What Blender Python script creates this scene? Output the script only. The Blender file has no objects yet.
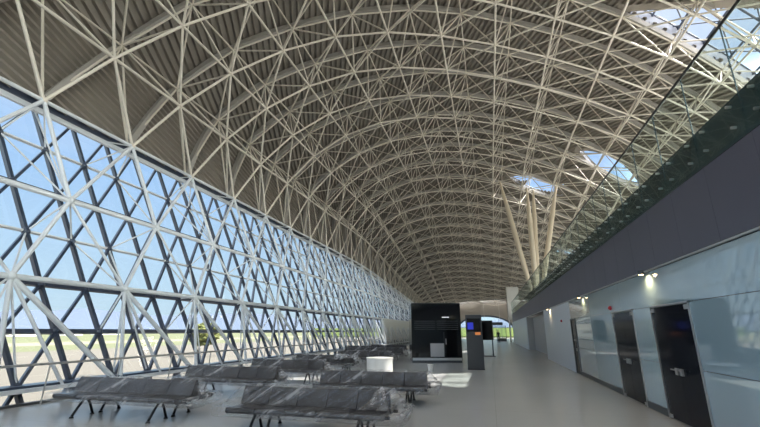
import bpy, bmesh, math, random
from mathutils import Vector, Matrix, noise
R = math.radians
random.seed(7)
sc = bpy.context.scene
COL = sc.collection

# ---------------------------------------------------------------- camera
EYE = 1.65
F_PX, VX, VY = 405.0, 490.0, 331.0
_u, _v = (VX-380)/F_PX, (VY-213.5)/F_PX
PITCH = math.atan(_v)
YAW = math.atan2(_u, math.hypot(1, _v))
cam_d = bpy.data.cameras.new('camera')
cam_d.sensor_width = 36.0
cam_d.lens = 36.0*F_PX/760.0
cam_d.clip_end = 9000
cam = bpy.data.objects.new('camera', cam_d)
cam.location = (0, 0, EYE)
cam.rotation_euler = (math.pi/2+PITCH, 0, YAW)
COL.objects.link(cam)
sc.camera = cam

# ---------------------------------------------------------------- world and sun
SKY, SKY_FILL = 1.06, 7.4
SUN_TO = Vector((.90, .47, 1.0)).normalized()
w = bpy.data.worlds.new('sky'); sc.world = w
w.use_nodes = True
nt = w.node_tree; nt.nodes.clear()
out = nt.nodes.new('ShaderNodeOutputWorld'); bg = nt.nodes.new('ShaderNodeBackground')
geo = nt.nodes.new('ShaderNodeTexCoord'); sep = nt.nodes.new('ShaderNodeSeparateXYZ')
ramp = nt.nodes.new('ShaderNodeValToRGB')
nt.links.new(geo.outputs['Generated'], sep.inputs[0]); nt.links.new(sep.outputs['Z'], ramp.inputs[0])
els = ramp.color_ramp.elements
els[0].position = 0.0; els[0].color = (0.62, 0.78, 0.88, 1)
els[1].position = 1.0; els[1].color = (1.0, 1.25, 1.7, 1)
for p, c in ((0.08, (0.58, 0.78, 0.95)), (0.35, (0.40, 0.63, 0.98)), (0.48, (0.60, 0.76, 1.02)), (0.62, (0.84, 0.93, 1.12)), (0.8, (0.95, 1.15, 1.5))):
    e = els.new(p); e.color = (*c, 1)
hz = nt.nodes.new('ShaderNodeTexNoise'); hz.inputs['Scale'].default_value = 2.2; hz.inputs['Detail'].default_value = 3
mp = nt.nodes.new('ShaderNodeMapping'); mp.inputs['Scale'].default_value = (1, 1, 3.5)
nt.links.new(geo.outputs['Generated'], mp.inputs[0]); nt.links.new(mp.outputs[0], hz.inputs['Vector'])
hr = nt.nodes.new('ShaderNodeMapRange'); hr.inputs[1].default_value = .5; hr.inputs[2].default_value = .75; hr.inputs[4].default_value = .35
nt.links.new(hz.outputs['Fac'], hr.inputs[0])
mx = nt.nodes.new('ShaderNodeMix'); mx.data_type = 'RGBA'
nt.links.new(hr.outputs[0], mx.inputs[0]); nt.links.new(ramp.outputs[0], mx.inputs[6]); mx.inputs[7].default_value = (.9, .95, 1.0, 1)
# added fill light: sky brightened overhead, low right and behind, out of view
def vmath(op, a, b):
    n_ = nt.nodes.new('ShaderNodeMath'); n_.operation = op
    for k_, x_ in enumerate((a, b)):
        if isinstance(x_, (int, float)): n_.inputs[k_].default_value = x_
        else: nt.links.new(x_, n_.inputs[k_])
    return n_.outputs[0]
def smooth(src, lo, hi):
    n_ = nt.nodes.new('ShaderNodeMapRange'); n_.interpolation_type = 'SMOOTHSTEP'
    n_.inputs[1].default_value = lo; n_.inputs[2].default_value = hi; nt.links.new(src, n_.inputs[0]); return n_.outputs[0]
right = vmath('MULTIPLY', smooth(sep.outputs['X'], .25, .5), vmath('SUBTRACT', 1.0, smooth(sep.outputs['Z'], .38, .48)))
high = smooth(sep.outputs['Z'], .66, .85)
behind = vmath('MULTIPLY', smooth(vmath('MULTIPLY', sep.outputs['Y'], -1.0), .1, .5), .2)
sky_fill = vmath('MAXIMUM', vmath('MAXIMUM', right, high), behind)
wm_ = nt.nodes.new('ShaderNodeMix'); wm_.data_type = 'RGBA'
nt.links.new(sky_fill, wm_.inputs[0]); nt.links.new(mx.outputs[2], wm_.inputs[6]); wm_.inputs[7].default_value = (1.0, .93, .82, 1)
strength = vmath('ADD', vmath('MULTIPLY', sky_fill, SKY_FILL), SKY)
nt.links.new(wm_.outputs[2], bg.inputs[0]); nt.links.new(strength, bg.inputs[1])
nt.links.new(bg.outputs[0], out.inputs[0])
sd = bpy.data.lights.new('sun', 'SUN'); sd.energy = 15.0; sd.angle = R(0.8); sd.color = (1, .93, .82)
sun = bpy.data.objects.new('sun', sd); COL.objects.link(sun)
sun.location = (30, 20, 60)
sun.rotation_euler = SUN_TO.to_track_quat('Z', 'Y').to_euler()
sc.view_settings.view_transform = 'Standard'; sc.view_settings.look = 'None'
sc.view_settings.exposure = 0.0; sc.view_settings.gamma = 1.0
sc.view_settings.use_curve_mapping = False
sc.cycles.max_bounces = 10; sc.cycles.diffuse_bounces = 5; sc.cycles.glossy_bounces = 4
sc.cycles.transparent_max_bounces = 24; sc.cycles.sample_clamp_indirect = 8
sc.cycles.use_denoising = True

# ---------------------------------------------------------------- materials
def mat(name, col, rough=.6, metal=0, spec=.5, noise_amt=0, nscale=3.0, emit=None, es=1.0, coat=0):
    m = bpy.data.materials.new(name); m.use_nodes = True
    b = m.node_tree.nodes['Principled BSDF']
    b.inputs['Base Color'].default_value = (*col, 1)
    b.inputs['Roughness'].default_value = rough; b.inputs['Metallic'].default_value = metal
    b.inputs['Specular IOR Level'].default_value = spec
    b.inputs['Coat Weight'].default_value = coat
    if emit: b.inputs['Emission Color'].default_value = (*emit, 1); b.inputs['Emission Strength'].default_value = es
    if noise_amt:
        t = m.node_tree; tc = t.nodes.new('ShaderNodeTexCoord'); n = t.nodes.new('ShaderNodeTexNoise')
        n.inputs['Scale'].default_value = nscale; n.inputs['Detail'].default_value = 4
        t.links.new(tc.outputs['Object'], n.inputs['Vector'])
        r = t.nodes.new('ShaderNodeMix'); r.data_type = 'RGBA'
        r.inputs[6].default_value = (*[c*(1-noise_amt) for c in col], 1)
        r.inputs[7].default_value = (*[min(1, c*(1+noise_amt)) for c in col], 1)
        t.links.new(n.outputs['Fac'], r.inputs[0]); t.links.new(r.outputs[2], b.inputs['Base Color'])
    return m

def schlick(t, normal=None, f0=.08):              # thin sheet reflectance, the same from both faces
    lw = t.nodes.new('ShaderNodeLayerWeight'); lw.inputs[0].default_value = .5
    if normal: t.links.new(normal, lw.inputs['Normal'])
    pw = t.nodes.new('ShaderNodeMath'); pw.operation = 'POWER'; pw.inputs[1].default_value = 5
    ma = t.nodes.new('ShaderNodeMath'); ma.operation = 'MULTIPLY_ADD'; ma.inputs[1].default_value = .92; ma.inputs[2].default_value = f0
    t.links.new(lw.outputs['Facing'], pw.inputs[0]); t.links.new(pw.outputs[0], ma.inputs[0]); return ma.outputs[0]

def glass(name, tint=(.9, .96, .96), refl=1.0, rough=0.0):
    m = bpy.data.materials.new(name); m.use_nodes = True
    t = m.node_tree; t.nodes.clear()
    o = t.nodes.new('ShaderNodeOutputMaterial'); mi = t.nodes.new('ShaderNodeMixShader')
    tr = t.nodes.new('ShaderNodeBsdfTransparent'); tr.inputs[0].default_value = (*tint, 1)
    gl = t.nodes.new('ShaderNodeBsdfGlossy'); gl.inputs['Roughness'].default_value = rough
    fr = schlick(t)
    mu = t.nodes.new('ShaderNodeMath'); mu.operation = 'MULTIPLY'; mu.inputs[1].default_value = refl
    t.links.new(fr, mu.inputs[0]); t.links.new(mu.outputs[0], mi.inputs[0])
    t.links.new(tr.outputs[0], mi.inputs[1]); t.links.new(gl.outputs[0], mi.inputs[2])
    t.links.new(mi.outputs[0], o.inputs[0])
    return m

M = {}
M['truss'] = mat('painted_tube_steel', (.79, .735, .645), .45)
M['facade_tube'] = mat('white_tube_steel', (.72, .76, .80), .4)
M['deck'] = mat('profiled_metal_deck', (.282, .255, .222), .5, noise_amt=.06, nscale=.6)
M['beam'] = mat('grey_roof_beam', (.42, .40, .37), .5)
M['mullion'] = mat('dark_mullion', (.03, .048, .085), .28, spec=.8)
M['glass'] = glass('facade_glass', (.93, .97, .98), .8)
M['glass_green'] = glass('balustrade_glass', (.90, .95, .93), .35)
M['skyglass'] = glass('skylight_glass', (.9, .93, .98), .6)
M['curb'] = mat('skylight_curb', (.34, .36, .42), .5)
M['wall_glass'] = mat('back_painted_glass', (.36, .50, .58), .05, spec=1.0, coat=1.0)
M['wall_glass'].node_tree.nodes['Principled BSDF'].inputs['Coat IOR'].default_value = 1.8
M['wall_pale'] = mat('pale_wall', (.62, .66, .72), .35, noise_amt=.03)
M['recess'] = mat('grey_recess', (.42, .41, .40), .6, noise_amt=.05)  # shade of the recessed wall is put into this grey
M['fascia'] = mat('dark_fascia_panel', (.10, .10, .135), .42, noise_amt=.08, nscale=1)
M['fascia_green'] = mat('dark_green_edge_panel', (.035, .06, .068), .2, spec=.6)
M['door'] = mat('black_door_glass', (.008, .010, .016), .09, spec=.12)
M['steel'] = mat('brushed_steel', (.65, .65, .65), .3, 1)
M['base'] = mat('dark_baseboard', (.07, .075, .08), .4)
M['black'] = mat('black_metal', (.012, .012, .014), .35)
M['gloss_black'] = mat('gloss_black_panel', (.006, .006, .007), .08, spec=.5)
M['white'] = mat('white_plastic', (.82, .80, .76), .45)
M['plain'] = mat('off_white_plaster', (.66, .66, .64), .7, noise_amt=.04)
M['beige'] = mat('beige_cladding', (.42, .38, .33), .6, noise_amt=.1, nscale=.8)
M['column'] = mat('column_paint', (.80, .70, .54), .45)
M['seat'] = mat('dark_seat_shell', (.014, .012, .014), .45, noise_amt=.1, nscale=8)
M['lamp'] = mat('lamp_lens', (1, .85, .6), .3, emit=(1, .72, .36), es=14)
M['led'] = mat('lit_display_blue', (.02, .03, .2), .2, emit=(.03, .04, .6), es=.6)
M['led_o'] = mat('lit_display_orange', (.3, .1, .03), .2, emit=(.9, .3, .08), es=.5)
M['led_w'] = mat('lit_display_white', (.8, .8, .8), .3, emit=(.9, .9, .9), es=.7)
M['red'] = mat('red_plastic', (.55, .03, .04), .35)
M['totem'] = mat('charcoal_panel', (.045, .047, .05), .3)
M['tarmac'] = mat('tarmac', (.088, .080, .068), .9, noise_amt=.12, nscale=.02)
M['grass'] = mat('mown_grass', (.078, .088, .040), .95, noise_amt=.25, nscale=.03)
M['sand'] = mat('pale_taxiway', (.15, .135, .10), .9, noise_amt=.1, nscale=.02)
M['hill'] = mat('hazy_hillside', (.082, .105, .15), 1, spec=0, noise_amt=.08, nscale=.002)  # aerial haze put into the base colour
M['leaf'] = mat('tree_leaves', (.11, .125, .035), .8, noise_amt=.3, nscale=1.5)
M['bark'] = mat('tree_bark', (.12, .09, .06), .9)
M['lawn'] = mat('sunlit_lawn', (.20, .26, .08), .9, noise_amt=.2, nscale=.3)
M['roof_red'] = mat('red_roof', (.62, .30, .22), .8)
M['cloth'] = mat('dark_clothes', (.02, .02, .025), .8)
M['skin'] = mat('skin', (.45, .28, .2), .6)
M['hair'] = mat('dark_hair', (.02, .015, .01), .6)

# polished floor: large tiles, faint joints, cool grey
def floor_mat():
    m = bpy.data.materials.new('polished_floor'); m.use_nodes = True
    t = m.node_tree; b = t.nodes['Principled BSDF']
    tc = t.nodes.new('ShaderNodeTexCoord')
    n = t.nodes.new('ShaderNodeTexNoise'); n.inputs['Scale'].default_value = .35; n.inputs['Detail'].default_value = 5
    n2 = t.nodes.new('ShaderNodeTexNoise'); n2.inputs['Scale'].default_value = 60; n2.inputs['Detail'].default_value = 2
    t.links.new(tc.outputs['Object'], n.inputs['Vector']); t.links.new(tc.outputs['Object'], n2.inputs['Vector'])
    mi = t.nodes.new('ShaderNodeMix'); mi.data_type = 'RGBA'
    mi.inputs[6].default_value = (.44, .44, .435, 1); mi.inputs[7].default_value = (.51, .51, .50, 1)
    t.links.new(n.outputs['Fac'], mi.inputs[0])
    br = t.nodes.new('ShaderNodeTexBrick'); br.offset = 0; br.inputs['Scale'].default_value = 1
    br.inputs['Brick Width'].default_value = 3.3; br.inputs['Row Height'].default_value = 3.3
    br.inputs['Mortar Size'].default_value = .006
    t.links.new(tc.outputs['Object'], br.inputs['Vector'])
    m2 = t.nodes.new('ShaderNodeMix'); m2.data_type = 'RGBA'; m2.inputs[7].default_value = (.24, .235, .23, 1)
    jf = t.nodes.new('ShaderNodeMath'); jf.operation = 'MULTIPLY'; jf.inputs[1].default_value = .35; t.links.new(br.outputs['Fac'], jf.inputs[0]); t.links.new(jf.outputs[0], m2.inputs[0]); t.links.new(mi.outputs[2], m2.inputs[6])
    t.links.new(m2.outputs[2], b.inputs['Base Color'])
    mr = t.nodes.new('ShaderNodeMapRange'); mr.inputs[3].default_value = .15; mr.inputs[4].default_value = .27
    t.links.new(n2.outputs['Fac'], mr.inputs[0]); t.links.new(mr.outputs[0], b.inputs['Roughness'])
    b.inputs['Specular IOR Level'].default_value = .5
    return m
M['floor'] = floor_mat()

# clear crinkled film: mostly see-through, streaks of diffuse glints, creases in the normal
def film_mat(name, dens, bright):
    m = bpy.data.materials.new(name); m.use_nodes = True
    t = m.node_tree; t.nodes.clear()
    o = t.nodes.new('ShaderNodeOutputMaterial')
    tc = t.nodes.new('ShaderNodeTexCoord'); mp = t.nodes.new('ShaderNodeMapping')
    mp.inputs['Rotation'].default_value = (0, R(-52), R(10))
    mq = t.nodes.new('ShaderNodeMapping'); mq.inputs['Scale'].default_value = (17, 2.0, 1.3)
    t.links.new(mp.outputs[0], mq.inputs[0])
    n = t.nodes.new('ShaderNodeTexNoise'); n.inputs['Scale'].default_value = 1.0; n.inputs['Detail'].default_value = 6
    n.inputs['Distortion'].default_value = .5
    t.links.new(tc.outputs['Object'], mp.inputs[0]); t.links.new(mq.outputs[0], n.inputs['Vector'])
    bu = t.nodes.new('ShaderNodeBump'); bu.inputs['Strength'].default_value = .9; bu.inputs['Distance'].default_value = .02
    t.links.new(n.outputs['Fac'], bu.inputs['Height'])
    gl = t.nodes.new('ShaderNodeBsdfGlossy'); gl.inputs['Roughness'].default_value = .18
    t.links.new(bu.outputs[0], gl.inputs['Normal'])
    di = t.nodes.new('ShaderNodeBsdfDiffuse'); di.inputs[0].default_value = (bright, bright*.99, bright*1.02, 1)
    t.links.new(bu.outputs[0], di.inputs['Normal'])
    tl = t.nodes.new('ShaderNodeBsdfTranslucent'); tl.inputs[0].default_value = (bright*.8,)*3+(1,)
    tr = t.nodes.new('ShaderNodeBsdfTransparent')
    m0 = t.nodes.new('ShaderNodeMixShader'); m0.inputs[0].default_value = .4
    t.links.new(di.outputs[0], m0.inputs[1]); t.links.new(tl.outputs[0], m0.inputs[2])
    mr = t.nodes.new('ShaderNodeMapRange'); mr.inputs[1].default_value = .42; mr.inputs[2].default_value = .72
    mr.inputs[3].default_value = dens*.05; mr.inputs[4].default_value = dens
    t.links.new(n.outputs['Fac'], mr.inputs[0])
    nl = t.nodes.new('ShaderNodeTexNoise'); nl.inputs['Scale'].default_value = 2.6; nl.inputs['Detail'].default_value = 2
    t.links.new(tc.outputs['Object'], nl.inputs['Vector'])
    ml = t.nodes.new('ShaderNodeMapRange'); ml.inputs[1].default_value = .35; ml.inputs[2].default_value = .65; ml.inputs[3].default_value = .25; ml.inputs[4].default_value = 1.2
    t.links.new(nl.outputs['Fac'], ml.inputs[0])
    mm = t.nodes.new('ShaderNodeMath'); mm.operation = 'MULTIPLY'; mm.use_clamp = True
    t.links.new(mr.outputs[0], mm.inputs[0]); t.links.new(ml.outputs[0], mm.inputs[1])
    m1 = t.nodes.new('ShaderNodeMixShader'); t.links.new(mm.outputs[0], m1.inputs[0])
    t.links.new(tr.outputs[0], m1.inputs[1]); t.links.new(m0.outputs[0], m1.inputs[2])
    m2 = t.nodes.new('ShaderNodeMixShader'); t.links.new(schlick(t, bu.outputs[0], .04), m2.inputs[0])
    t.links.new(m1.outputs[0], m2.inputs[1]); t.links.new(gl.outputs[0], m2.inputs[2])
    t.links.new(m2.outputs[0], o.inputs[0])
    return m
M['film'] = film_mat('clear_film', .5, .85)
M['film_dense'] = film_mat('bunched_film', .95, .85)

# ---------------------------------------------------------------- mesh helpers
class MB:
    def __init__(s): s.v = []; s.f = []; s.sm = []
    def add(s, vs, fs, smooth=False):
        k = len(s.v); s.v += [tuple(p) for p in vs]
        s.f += [tuple(i+k for i in f) for f in fs]; s.sm += [smooth]*len(fs)
        return s
    def box(s, x0, x1, y0, y1, z0, z1):
        vs = [(x, y, z) for z in (z0, z1) for y in (y0, y1) for x in (x0, x1)]
        return s.add(vs, [(0, 2, 3, 1), (4, 5, 7, 6), (0, 1, 5, 4), (2, 6, 7, 3), (0, 4, 6, 2), (1, 3, 7, 5)])
    def tube(s, a, b, r, n=6, r2=None, caps=True):
        a = Vector(a); b = Vector(b); d = (b-a)
        if d.length < 1e-6: return s
        d.normalize(); up = Vector((0, 0, 1)) if abs(d.z) < .95 else Vector((1, 0, 0))
        x = d.cross(up).normalized(); y = d.cross(x); r2 = r if r2 is None else r2
        vs = []
        for c, rr in ((a, r), (b, r2)):
            for i in range(n):
                t = 2*math.pi*i/n; vs.append(c+x*math.cos(t)*rr+y*math.sin(t)*rr)
        fs = [(i, (i+1) % n, n+(i+1) % n, n+i) for i in range(n)]
        s.add(vs, fs, True)
        if caps: s.add(vs[:n], [tuple(range(n))[::-1]]); s.add(vs[n:], [tuple(range(n))])
        return s
    def path(s, pts, r, n=8):
        for a, b in zip(pts[:-1], pts[1:]): s.tube(a, b, r, n)
        for p in pts[1:-1]: s.ball(p, r*1.02, 6, 4)
        return s
    def bar(s, a, b, w, h, side):           # rectangular bar; side = unit vector across width
        a = Vector(a); b = Vector(b); d = (b-a).normalized(); x = Vector(side); x = (x-d*x.dot(d)).normalized(); y = d.cross(x)
        vs = [c+x*w*i/2+y*h*j/2 for c in (a, b) for i, j in ((-1, -1), (1, -1), (1, 1), (-1, 1))]
        return s.add(vs, [(0, 3, 2, 1), (4, 5, 6, 7), (0, 1, 5, 4), (1, 2, 6, 5), (2, 3, 7, 6), (3, 0, 4, 7)])
    def ball(s, c, r, nu=8, nv=6, sx=1, sy=1, sz=1):
        c = Vector(c); vs = [c+Vector((0, 0, -r*sz))]
        for j in range(1, nv):
            ph = math.pi*j/nv-math.pi/2
            for i in range(nu):
                t = 2*math.pi*i/nu; vs.append(c+Vector((r*sx*math.cos(ph)*math.cos(t), r*sy*math.cos(ph)*math.sin(t), r*sz*math.sin(ph))))
        vs.append(c+Vector((0, 0, r*sz))); L = len(vs)-1
        fs = [(0, 1+(i+1) % nu, 1+i) for i in range(nu)]
        for j in range(nv-2):
            for i in range(nu):
                a = 1+j*nu; fs.append((a+i, a+(i+1) % nu, a+nu+(i+1) % nu, a+nu+i))
        a = 1+(nv-2)*nu; fs += [(a+i, a+(i+1) % nu, L) for i in range(nu)]
        return s.add(vs, fs, True)
    def cyl(s, x, y, z0, z1, r, n=24, r2=None):
        return s.tube((x, y, z0), (x, y, z1), r, n, r2)
    def build(s, name, m, parent=None, bevel=0):
        me = bpy.data.meshes.new(name); me.from_pydata(s.v, [], s.f)
        me.polygons.foreach_set('use_smooth', s.sm); me.materials.append(m); me.update()
        o = bpy.data.objects.new(name, me); COL.objects.link(o)
        if parent is not None: o.parent = parent
        if bevel:
            b = o.modifiers.new('bevel', 'BEVEL'); b.width = bevel; b.segments = 2
            b.limit_method = 'ANGLE'
        return o

def tag(o, label=None, cat=None, group=None, kind=None):
    if label: o['label'] = label
    if cat: o['category'] = cat
    if group: o['group'] = group
    if kind: o['kind'] = kind
    return o
def empty(name, loc=(0, 0, 0), rz=0):
    o = bpy.data.objects.new(name, None); o.location = loc; o.rotation_euler = (0, 0, rz); COL.objects.link(o); return o
def copy_tree(o, parent=None):
    c = o.copy(); COL.objects.link(c)
    if parent is not None: c.parent = parent
    for ch in [x for x in ALL_CHILDREN(o)]: copy_tree(ch, c)
    return c
def ALL_CHILDREN(o): return [x for x in COL.objects if x.parent == o]
def struct(o, label=None): return tag(o, label, kind='structure')

# projection used only to rank members by how large they show
_F = Vector((-math.sin(YAW)*math.cos(PITCH), math.cos(YAW)*math.cos(PITCH), math.sin(PITCH)))
_R = Vector((math.cos(YAW), math.sin(YAW), 0)); _U = _R.cross(_F)
def shown(a, b, r):
    best = 0
    for t in (.1, .3, .5, .7, .9):
        q = Vector(a).lerp(Vector(b), t)-Vector((0, 0, EYE)); wd = q.dot(_F)
        if wd < .5: continue
        if abs(q.dot(_R)/wd) < .93 and abs(q.dot(_U)/wd) < .52: best += 1/wd/wd
    return best*r*(Vector(a)-Vector(b)).length

# ================================================================ geometry of the hall
S = 3.3
Y_BACK, Y_END = -9.0, 101.0
def soft(y): return 0 if y < 38 else ((y-38)**2/16 if y < 46 else (y-42))
def warp(x, y, z):
    if z < 2.9: return Vector((x, y, z))
    return Vector((x, y, 2.9+(z-2.9)*max(.28, 1-.0120*soft(y))))
INNER = [(-3.85, 2.05, 2.42), (-3.72, 2.83, 2.89), (-3.40, 3.61, 3.40), (-2.87, 4.28, 3.90), (-2.15, 4.72, 4.30), (-1.35, 4.95, 4.68),
         (-.47, 5.03, 5.10), (.45, 4.98, 5.52), (1.38, 4.88, 5.98), (2.33, 4.72, 6.45), (3.28, 4.50, 6.97), (4.20, 4.15, 7.45),
         (5.10, 3.70, 7.93), (5.95, 3.15, 8.40), (6.75, 2.50, 8.85)]
OUTER = [(-4.08, 2.17, 2.55), (-4.36, 3.55, 3.45), (-3.75, 4.42, 3.85), (-2.96, 5.05, 4.30), (-2.03, 5.53, 4.75), (-1.05, 5.83, 5.22),
         (-.12, 5.95, 5.70), (.83, 5.94, 6.20), (1.82, 5.83, 6.70), (2.78, 5.60, 7.15), (3.72, 5.25, 7.65), (4.65, 4.80, 8.15),
         (5.50, 4.25, 8.60), (6.30, 3.60, 9.05)]
NI, NO = len(INNER), len(OUTER)
def pin(u, i):
    x, z, y0 = INNER[u]; return warp(x*S, (y0+i)*S, EYE+z*S)
def pout(u, i):
    x, z, y0 = OUTER[u]
    if u == 0: return warp(x*S, (y0+i)*S, EYE+z*S)
    return warp(x*S, (y0+i)*S, EYE+z*S)
IDX = range(-12, 32)
def inb(*ps): return all(Y_BACK < p.y < Y_END for p in ps)

def emit_members(root, kind_name, members, m, count=100):
    """members: (a, b, radius). The largest in the picture become parts, the others one part of kind stuff."""
    ranked = sorted(members, key=lambda q: -shown(*q))
    near = [q for q in ranked[:count] if shown(*q) > 0]
    rest = ranked[len(near):]
    for a, b, r in near: MB().tube(a, b, r, 10).build(kind_name, m, root)
    if rest:
        mb = MB()
        for a, b, r in rest: mb.tube(a, b, r, 5, caps=False)
        tag(mb.build(kind_name+'_far_run', m, root), kind='stuff')

# ---------------------------------------------------------------- floor, kerb
struct(MB().box(-10.45, 30, -14, 101, -.35, 0).build('floor', M['floor']), 'polished grey floor of the long hall')
struct(MB().box(-10.60, -10.45, -14, 101, -.35, .05).build('trim_1', M['base']), 'dark kerb strip along the glazed wall')

# ---------------------------------------------------------------- roof deck (ceiling)
def catmull(P, n):
    out = []
    for k in range(len(P)-1):
        p0 = P[max(k-1, 0)]; p1 = P[k]; p2 = P[k+1]; p3 = P[min(k+2, len(P)-1)]
        for j in range(n):
            t = j/n
            out.append(tuple(.5*((2*b)+(-a+c)*t+(2*a-5*b+4*c-d)*t*t+(-a+3*b-3*c+d)*t**3) for a, b, c, d in zip(p0, p1, p2, p3)))
    out.append(tuple(P[-1])); return out
NS = 12
off = []
for k, (x, z, y0) in enumerate(OUTER):
    a = OUTER[max(k-1, 0)]; b = OUTER[min(k+1, NO-1)]
    t = Vector((b[0]-a[0], b[1]-a[1])).normalized(); n_ = Vector((-t.y, t.x))
    d = .12 if k else .04
    off.append((x+n_.x*d, z+n_.y*d, y0))
off.append((off[-1][0]+.75, off[-1][1]-.85, off[-1][2]+.45))
prof = catmull(off, NS)                      # (x, z, y0) sampled, u = index / NS
arc = [0]
for a, b in zip(prof[:-1], prof[1:]): arc.append(arc[-1]+math.hypot(b[0]-a[0], b[1]-a[1])*S)
def at_arc(a):
    lo, hi = 0, len(arc)-1
    if a <= 0: k = 0
    elif a >= arc[-1]: k = len(arc)-2
    else:
        while hi-lo > 1:
            mid = (lo+hi)//2
            if arc[mid] <= a: lo = mid
            else: hi = mid
        k = lo
    t = (a-arc[k])/(arc[k+1]-arc[k]); p, q = prof[k], prof[k+1]
    x, z, y0 = (p[i]+(q[i]-p[i])*t for i in range(3))
    tx, tz = q[0]-p[0], q[1]-p[1]; l = math.hypot(tx, tz)
    return x*S, EYE+z*S, y0, (k+t)/NS, (-tz/l, tx/l)
LENS = [(10.35, 5.70, 1.0, .52), (8.3, 8.6, 1.0, .5), (10.6, 13.3, 1.0, .5),
        (7.6, -3.4, 1.9, .62), (7.6, -5.0, 1.9, .62), (7.6, -6.6, 1.9, .62)]  # this row: unseen skylights added to light the floor and benches
def lens1(u):                                # v range of the big skylight
    if u < 9.03 or u > 12.9: return None
    return (max(-.75*(u-9.0), -2.7), -.0)
def in_lens(u, v):
    l = lens1(u)
    if l and l[0] < v < l[1]: return True
    return any(abs(u-uc) < hu and abs(v-vc) < hv*(1-((u-uc)/hu)**2) for uc, vc, hu, hv in LENS)
KR = .48
PITCHR, DEP = .42, .17
strip = [(0, 0), (.14, 0), (.19, 1), (.37, 1), (.42, 0)]
mb = MB()
ys = []
y = Y_BACK-3
while y < Y_END+1:
    ys.append(y); y += .35 if y < 50 else 2.0
a_max = arc[-1]
r0 = KR*ys[0]; r1 = a_max+KR*ys[-1]
nr = int((r1-r0)/PITCHR)+1
for k in range(nr):
    base = r0+k*PITCHR
    prev = None
    for yy in ys:
        a = base-KR*yy
        if a < -.3 or a > a_max: prev = None; continue
        row = []
        for dr, h in strip:
            aa = min(max(base+dr-KR*yy, 0), a_max)
            x, z, y0, u, n_ = at_arc(aa)
            row.append((warp(x+n_[0]*h*DEP, yy, z+n_[1]*h*DEP), u, yy/S-y0))
        if prev:
            um = (row[2][1]+prev[2][1])/2; vm = (row[2][2]+prev[2][2])/2
            if not in_lens(um, vm):
                k0 = len(mb.v)
                mb.v += [tuple(q[0]) for q in prev]+[tuple(q[0]) for q in row]
                for j in range(4): mb.f.append((k0+j, k0+j+1, k0+6+j, k0+5+j)); mb.sm.append(False)
        prev = row
ceiling = mb.build('ceiling', M['deck'])
struct(ceiling, 'vaulted roof of grey ribbed metal decking')

def surf(u, v, lift=0):
    f = u*NS; k = min(max(int(f), 0), len(prof)-2); t = f-k
    p, q = prof[k], prof[k+1]; x, z, y0 = (p[i]+(q[i]-p[i])*t for i in range(3))
    tx, tz = q[0]-p[0], q[1]-p[1]; l = math.hypot(tx, tz)
    return warp(x*S-tz/l*lift, (y0+v)*S, EYE+z*S+tx/l*lift)
# curved beams under the deck, one over every outer arch
for i in IDX:
    segs = [[]]
    for k in range(0, (NO-1)*NS+1, 3):
        u = k/NS
        p = surf(u, i, -.19)
        if Y_BACK-2 < p.y < Y_END and not (lens1(u) and lens1(u)[0]+.05 < i < -.05): segs[-1].append((p, surf(u, i, .2)-p))
        elif segs[-1]: segs.append([])
    b_ = MB()
    for sg in segs:
        for (p, n1), (q, n2) in zip(sg[:-1], sg[1:]): b_.bar(p, q, .30, .22, n1)
    if b_.v: b_.build('roof_beam', M['beam'], ceiling)
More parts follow.
